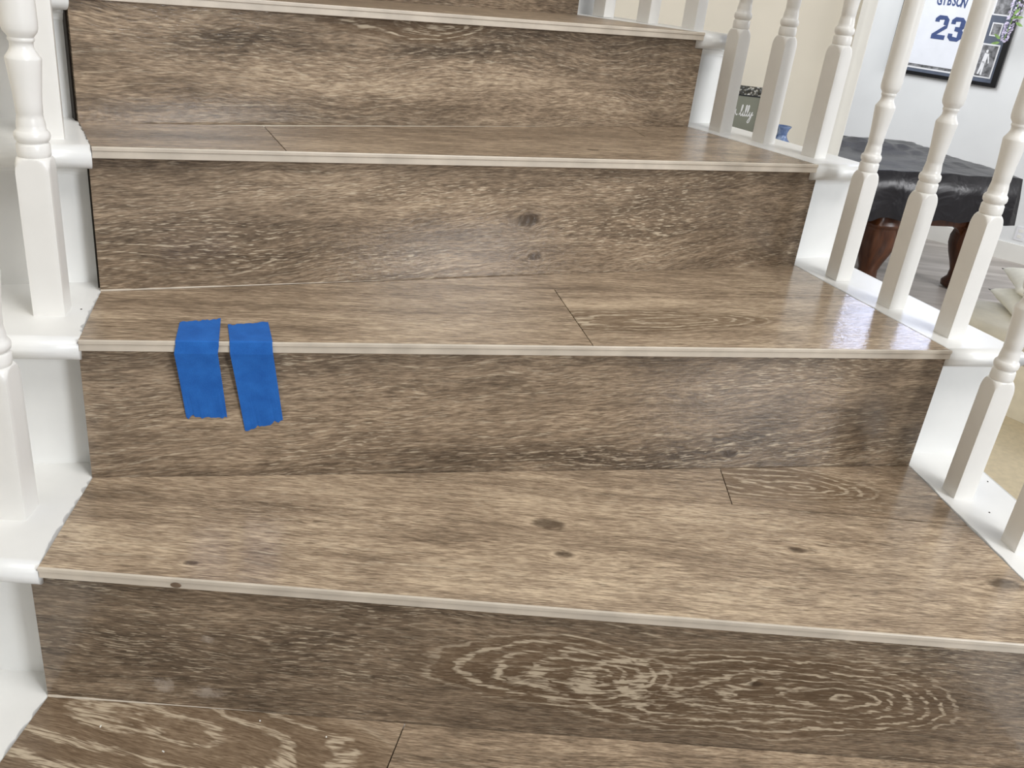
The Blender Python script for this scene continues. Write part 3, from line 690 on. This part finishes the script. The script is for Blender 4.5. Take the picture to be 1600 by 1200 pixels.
for (s0, s1, z0, z1, bd) in ((-.665, -.515, .235, .51, .012), (-.632, -.545, .572, .68, .010), (-.66, -.515, .735, .93, .012)):
    ph = obj('photo', rect(s0, s1, z0, z1, .013, .003), M_pwhite, fr)
    obj('photo_print', rect(s0 + bd, s1 - bd, z0 + bd, z1 - bd, .0165, .001), M_grey, ph)
    if z0 < .3:   # pale figure of a player
        bm = bmesh.new()
        for poly in ([(-.635, .26), (-.62, .26), (-.600, .36), (-.622, .37)], [(-.61, .26), (-.595, .255), (-.595, .36), (-.610, .37)], [(-.626, .355), (-.592, .355), (-.588, .43), (-.618, .435)], [(-.590, .42), (-.57, .35), (-.563, .36), (-.585, .435)], [(-.611, .437), (-.596, .437), (-.594, .458), (-.604, .464), (-.613, .455)]):
            add_prism(bm, [FWp(s, z, .018) for s, z in poly], -WN * .0006)
        obj('player_figure', bm, M_pwhite, ph)
def glass_mat():
    t = NT('picture_glass'); t.bsdf.inputs['Transmission Weight'].default_value = 1.0; t.set((1, 1, 1), .02); t.bsdf.inputs['IOR'].default_value = 1.05; return t.m
# ------------------------------------------------------------------ purple flowers
fl = thing('wisteria_strand', 'lilac artificial wisteria strand with green leaves beside the framed jersey', 'flowers', tuple(FWp(-.40, .50, .22)))
M_lilac = plain('lilac_petals', (212, 204, 226), .7, .12, 60); M_leaf = plain('green_leaf', (128, 160, 88), .6, .15, 40)
rr = random.Random(5); bm = bmesh.new()
for i in range(260):
    t = rr.random(); z = .545 + t * .62; rad = .022 + .055 * t; a = rr.random() * 6.28
    ax = FWp(-.455 + .05 * t, z, .20) 
    c = ax + V((math.cos(a) * rad, math.sin(a) * rad, (rr.random() - .5) * .02))
    q = V((rr.random() - .5, rr.random() - .5, rr.random() - .5)).normalized(); e = q.orthogonal().normalized() * (.010 + .008 * rr.random()); g = q.cross(e).normalized() * .010
    mid = bm.verts.new(c + q * .004); ring = [bm.verts.new(c + e), bm.verts.new(c + g), bm.verts.new(c - e), bm.verts.new(c - g)]
    for j in range(4): bm.faces.new((mid, ring[j], ring[(j + 1) % 4]))
o = obj('petals', bm, M_lilac, fl); o['kind'] = 'stuff'
for (s, z, ang) in ((-.475, .56, 2.6), (-.47, .535, 3.4), (-.45, .72, .4), (-.42, .735, .1), (-.435, .75, 1.0), (-.40, .70, -.4)):
    bm = bmesh.new(); b = FWp(s, z, .23); dx = WD * math.cos(ang) + V((0, 0, math.sin(ang))); sd = WD * -math.sin(ang) + V((0, 0, math.cos(ang)))
    pr = [(0, 0), (.02, .011), (.045, .010), (.07, 0), (.045, -.010), (.02, -.011)]
    add_prism(bm, [b + dx * x + sd * y for x, y in pr], -WN * .002); obj('leaf', bm, M_leaf, fl)
bm = bmesh.new(); add_sweep(bm, [FWp(-.455, .54, .20), FWp(-.43, .85, .20), FWp(-.40, 1.2, .20), FWp(-.40, 1.45, .02)], [(-.003, -.003), (.003, -.003), (.003, .003), (-.003, .003)]); obj('stem', bm, M_leaf, fl)
# outlet
ot = thing('wall_outlet', 'white electrical outlet plate low on the far wall above the baseboard', 'outlet', tuple(FWp(.13, -.97, 0)))
bm = rect(.09, .17, -1.03, -.91, 0.0, .006); bevel_all(bm, .002, 1); obj('cover_plate', bm, M_pwhite, ot)
for z in (-.995, -.945): obj('socket', rect(.112, .148, z - .014, z + .014, .006, .002), M_casing, ot)

# ------------------------------------------------------------------ console with sign and vase
ct = thing('console_table', 'white console table against the cream wall behind the stair', 'table', (1.05, 4.82, FZ))
CT = -0.19
bm = bmesh.new(); add_box(bm, (1.02, 4.84, CT - .018), (1.0, .34, .036)); bevel_all(bm, .006, 2); obj('table_top', bm, M_casing, ct)
bm = bmesh.new(); add_box(bm, (1.02, 4.84, CT - .085), (.92, .28, .10)); obj('apron', bm, M_casing, ct)
for x in (.57, 1.47):
    for y in (4.71, 4.97):
        bm = bmesh.new(); add_box(bm, (x, y, (FZ + CT - .036) / 2), (.045, .045, CT - .036 - FZ)); obj('leg', bm, M_casing, ct)
def silver():
    t = NT('silver_filigree'); c = t.n('ShaderNodeTexCoord').outputs['Object']; v = t.n('ShaderNodeTexVoronoi'); t.put(v.inputs['Vector'], c); v.inputs['Scale'].default_value = 60
    t.bump(v.outputs[0], 1.0, .01); return t.set(t.ramp(v.outputs[0], [(.1, lin(210, 208, 200)), (.55, lin(90, 90, 86))]), .35, .6)
M_silver = silver()
M_sign = plain('grey_green_sign', (126, 128, 114), .45, .03, 6)
sg = thing('framed_sign', 'small grey sign lettered in white script inside an ornate silver frame', 'sign', (1.01, 4.80, CT), math.radians(3))
SX0, SX1, SZ1 = -.125, .125, .262 - CT
def lrect(x0, x1, z0, z1, y0, th):
    bm = bmesh.new(); add_prism(bm, [(x0, y0, z0), (x1, y0, z0), (x1, y0, z1), (x0, y0, z1)], (0, th, 0)); return bm
for (a, b, c, d_) in ((SX0, SX1, SZ1 - .042, SZ1), (SX0, SX1, 0, .042), (SX0, SX0 + .042, .042, SZ1 - .042), (SX1 - .042, SX1, .042, SZ1 - .042)):
    bm = lrect(a, b, c, d_, 0, .02); bevel_all(bm, .004, 1)
    fo = local('frame_bar', bm, M_silver, sg)
    if d_ == SZ1 and c > .1:   # cast diamond ornaments along the top rail
        for i in range(10):
            x = a + .0125 + i * .025; bm = bmesh.new(); zc = (c + d_) / 2
            m = [bm.verts.new(p) for p in ((x, 0, zc + .017), (x + .010, 0, zc), (x, 0, zc - .017), (x - .010, 0, zc), (x, -.006, zc))]
            for j in range(4): bm.faces.new((m[j], m[(j + 1) % 4], m[4]))
            q = local('ornament', bm, M_silver, fo)
for (a, b, c, d_) in ((SX0 + .038, SX1 - .038, SZ1 - .049, SZ1 - .041), (SX0 + .036, SX0 + .044, .04, SZ1 - .041), (SX1 - .050, SX1 - .040, .04, SZ1 - .041)):
    local('inner_lip', lrect(a, b, c, d_, .0005, .006), M_black, sg)
panel = local('sign_panel', lrect(SX0 + .04, SX1 - .04, .04, SZ1 - .04, .004, .006), M_sign, sg)
def script_path(pts, r, name):
    bm = bmesh.new()
    # catmull-rom smoothing
    q = []
    for i in range(len(pts) - 1):
        p0, p1, p2, p3 = pts[max(i - 1, 0)], pts[i], pts[i + 1], pts[min(i + 2, len(pts) - 1)]
        for t in (0, .25, .5, .75):
            q.append(tuple(.5 * ((2 * p1[c]) + (-p0[c] + p2[c]) * t + (2 * p0[c] - 5 * p1[c] + 4 * p2[c] - p3[c]) * t * t + (-p0[c] + 3 * p1[c] - 3 * p2[c] + p3[c]) * t ** 3) for c in (0, 1)))
    q.append(pts[-1]); a = []
    for i, p in enumerate(q):
        e = V((q[min(i + 1, len(q) - 1)][0] - q[max(i - 1, 0)][0], 0, q[min(i + 1, len(q) - 1)][1] - q[max(i - 1, 0)][1])); e = e.normalized() if e.length else V((1, 0, 0)); s = V((-e.z, 0, e.x)) * r
        c = V((p[0], .0032, p[1])); a.append((bm.verts.new(c + s), bm.verts.new(c - s)))
    for x, y in zip(a, a[1:]): bm.faces.new((x[0], x[1], y[1], y[0]))
    r_ = bmesh.ops.extrude_face_region(bm, geom=bm.faces[:]); bmesh.ops.translate(bm, verts=[v for v in r_['geom'] if isinstance(v, bmesh.types.BMVert)], vec=(0, .0012, 0))
    local(name, bm, M_pwhite, panel)
bz = .135 - CT - .02; s_ = .040
def L(ox, pts): return [(ox + x * s_, bz + z * s_) for x, z in pts]
script_path(L(-.048, [(0, 0), (.05, .9), (.12, 1.35), (.15, .9), (.05, .1), (.1, .3), (.3, .75), (.25, .4), (.45, .05), (.55, .2)]), .0018, 'script_letter')
X = -.014
script_path(L(X, [(-.1, .1), (.15, .6), (.25, 1.25), (.14, 1.3), (.08, .4), (.18, .0), (.38, .35), (.42, .62), (.4, .1), (.5, .0), (.7, .5), (.8, 1.25), (.68, 1.3), (.65, .3), (.75, 0), (.98, .5), (1.08, 1.25), (.96, 1.3), (.93, .3), (1.03, 0), (1.2, .3), (1.28, .6), (1.25, .15), (1.38, .05), (1.6, .6), (1.5, -.1), (1.32, -.75), (1.15, -.65), (1.4, -.1), (1.75, .3)]), .0018, 'script_letter')
vs = thing('blue_vase', 'blue and white flared vase right of the small grey sign', 'vase', (1.222, 4.76, CT))
def vase_mat():
    t = NT('blue_glaze'); c = t.n('ShaderNodeTexCoord').outputs['Object']; v = t.noise(c, 30, 3)
    return t.set(t.ramp(v, [(.38, lin(92, 114, 158)), (.55, lin(128, 152, 196)), (.72, lin(186, 200, 222))]), .2)
VT = .097 - CT
bm = bmesh.new(); add_lathe(bm, [(.05, 0), (.052, .008), (.044, .018), (.06, .05), (.078, .10), (.080, .14), (.070, .18), (.052, .205), (.034, .222), (.026, .238), (.026, .255), (.032, .272), (.040, VT - .004), (.040, VT), (.036, VT), (.024, .26), (.022, .23)], 28)
local('vase_body', bm, vase_mat(), vs, True)

# ------------------------------------------------------------------ bench, pillows, rug by the stair foot
bm = bmesh.new(); add_prism(bm, [(1.2, 2.6, FZ), (3.1, 1.8, FZ), (4.0, 4.3, FZ), (2.2, 4.95, FZ)], (0, 0, .006))
tag(obj('area_rug', bm, M_rug), 'plain beige carpet on the lower floor in front of the cream bench', 'rug')
bt = thing('upholstered_bench', 'cream leather bench with rounded edges on the lower floor, right of the stair', 'bench', (2.9, 4.5, FZ))
BP = [V((2.37, 4.80, 0)), V((3.20, 3.75, 0)), V((3.75, 4.25, 0)), V((3.25, 5.08, 0)), V((2.62, 5.03, 0))]
bm = bmesh.new(); add_prism(bm, [p + V((0, 0, FZ + .007)) for p in BP], (0, 0, .29)); bevel_all(bm, .012, 2); obj('base', bm, M_bench, bt)
bm = bmesh.new(); add_prism(bm, [p + V((0, 0, FZ + .297)) for p in BP], (0, 0, .15)); bevel_all(bm, .03, 4); obj('seat_cushion', bm, M_bench, bt, True)
def pillow(c, rz, tilt, label):
    bm = bmesh.new(); N = 20; W = .245; T = .056; top = {}; bot = {}
    for i in range(N + 1):
        for j in range(N + 1):
            x, y = -1 + 2 * i / N, -1 + 2 * j / N
            h = T * (max(0, 1 - x ** 4) * max(0, 1 - y ** 4)) ** .55
            k = 1 - .10 * (1 - x * x) * abs(y) - 0
            kx = W * x * (1 - .09 * (1 - y * y) * 1.0); ky = W * y * (1 - .09 * (1 - x * x))
            w = .006 * mnoise.noise(V((x * 3, y * 3, c[2] * 9)))
            top[i, j] = bm.verts.new((kx, ky, h + w * (h > .001)))
            bot[i, j] = top[i, j] if i in (0, N) or j in (0, N) else bm.verts.new((kx, ky, -h))
    for i in range(N):
        for j in range(N):
            bm.faces.new((top[i, j], top[i + 1, j], top[i + 1, j + 1], top[i, j + 1])); bm.faces.new((bot[i, j], bot[i, j + 1], bot[i + 1, j + 1], bot[i + 1, j]))
    o = obj('throw_pillow', bm, M_pillow, None, True); o.location = c; o.rotation_euler = (tilt, 0, rz)
    return tag(o, label, 'pillow', 'white pillows piled on the cream bench')
pillow((2.90, 4.82, FZ + .447 + .058), -.15, 0, 'lower white pillow lying on the cream bench')
pillow((2.92, 4.84, FZ + .447 + .178), -.28, 0, 'upper white pillow on top of another on the bench')
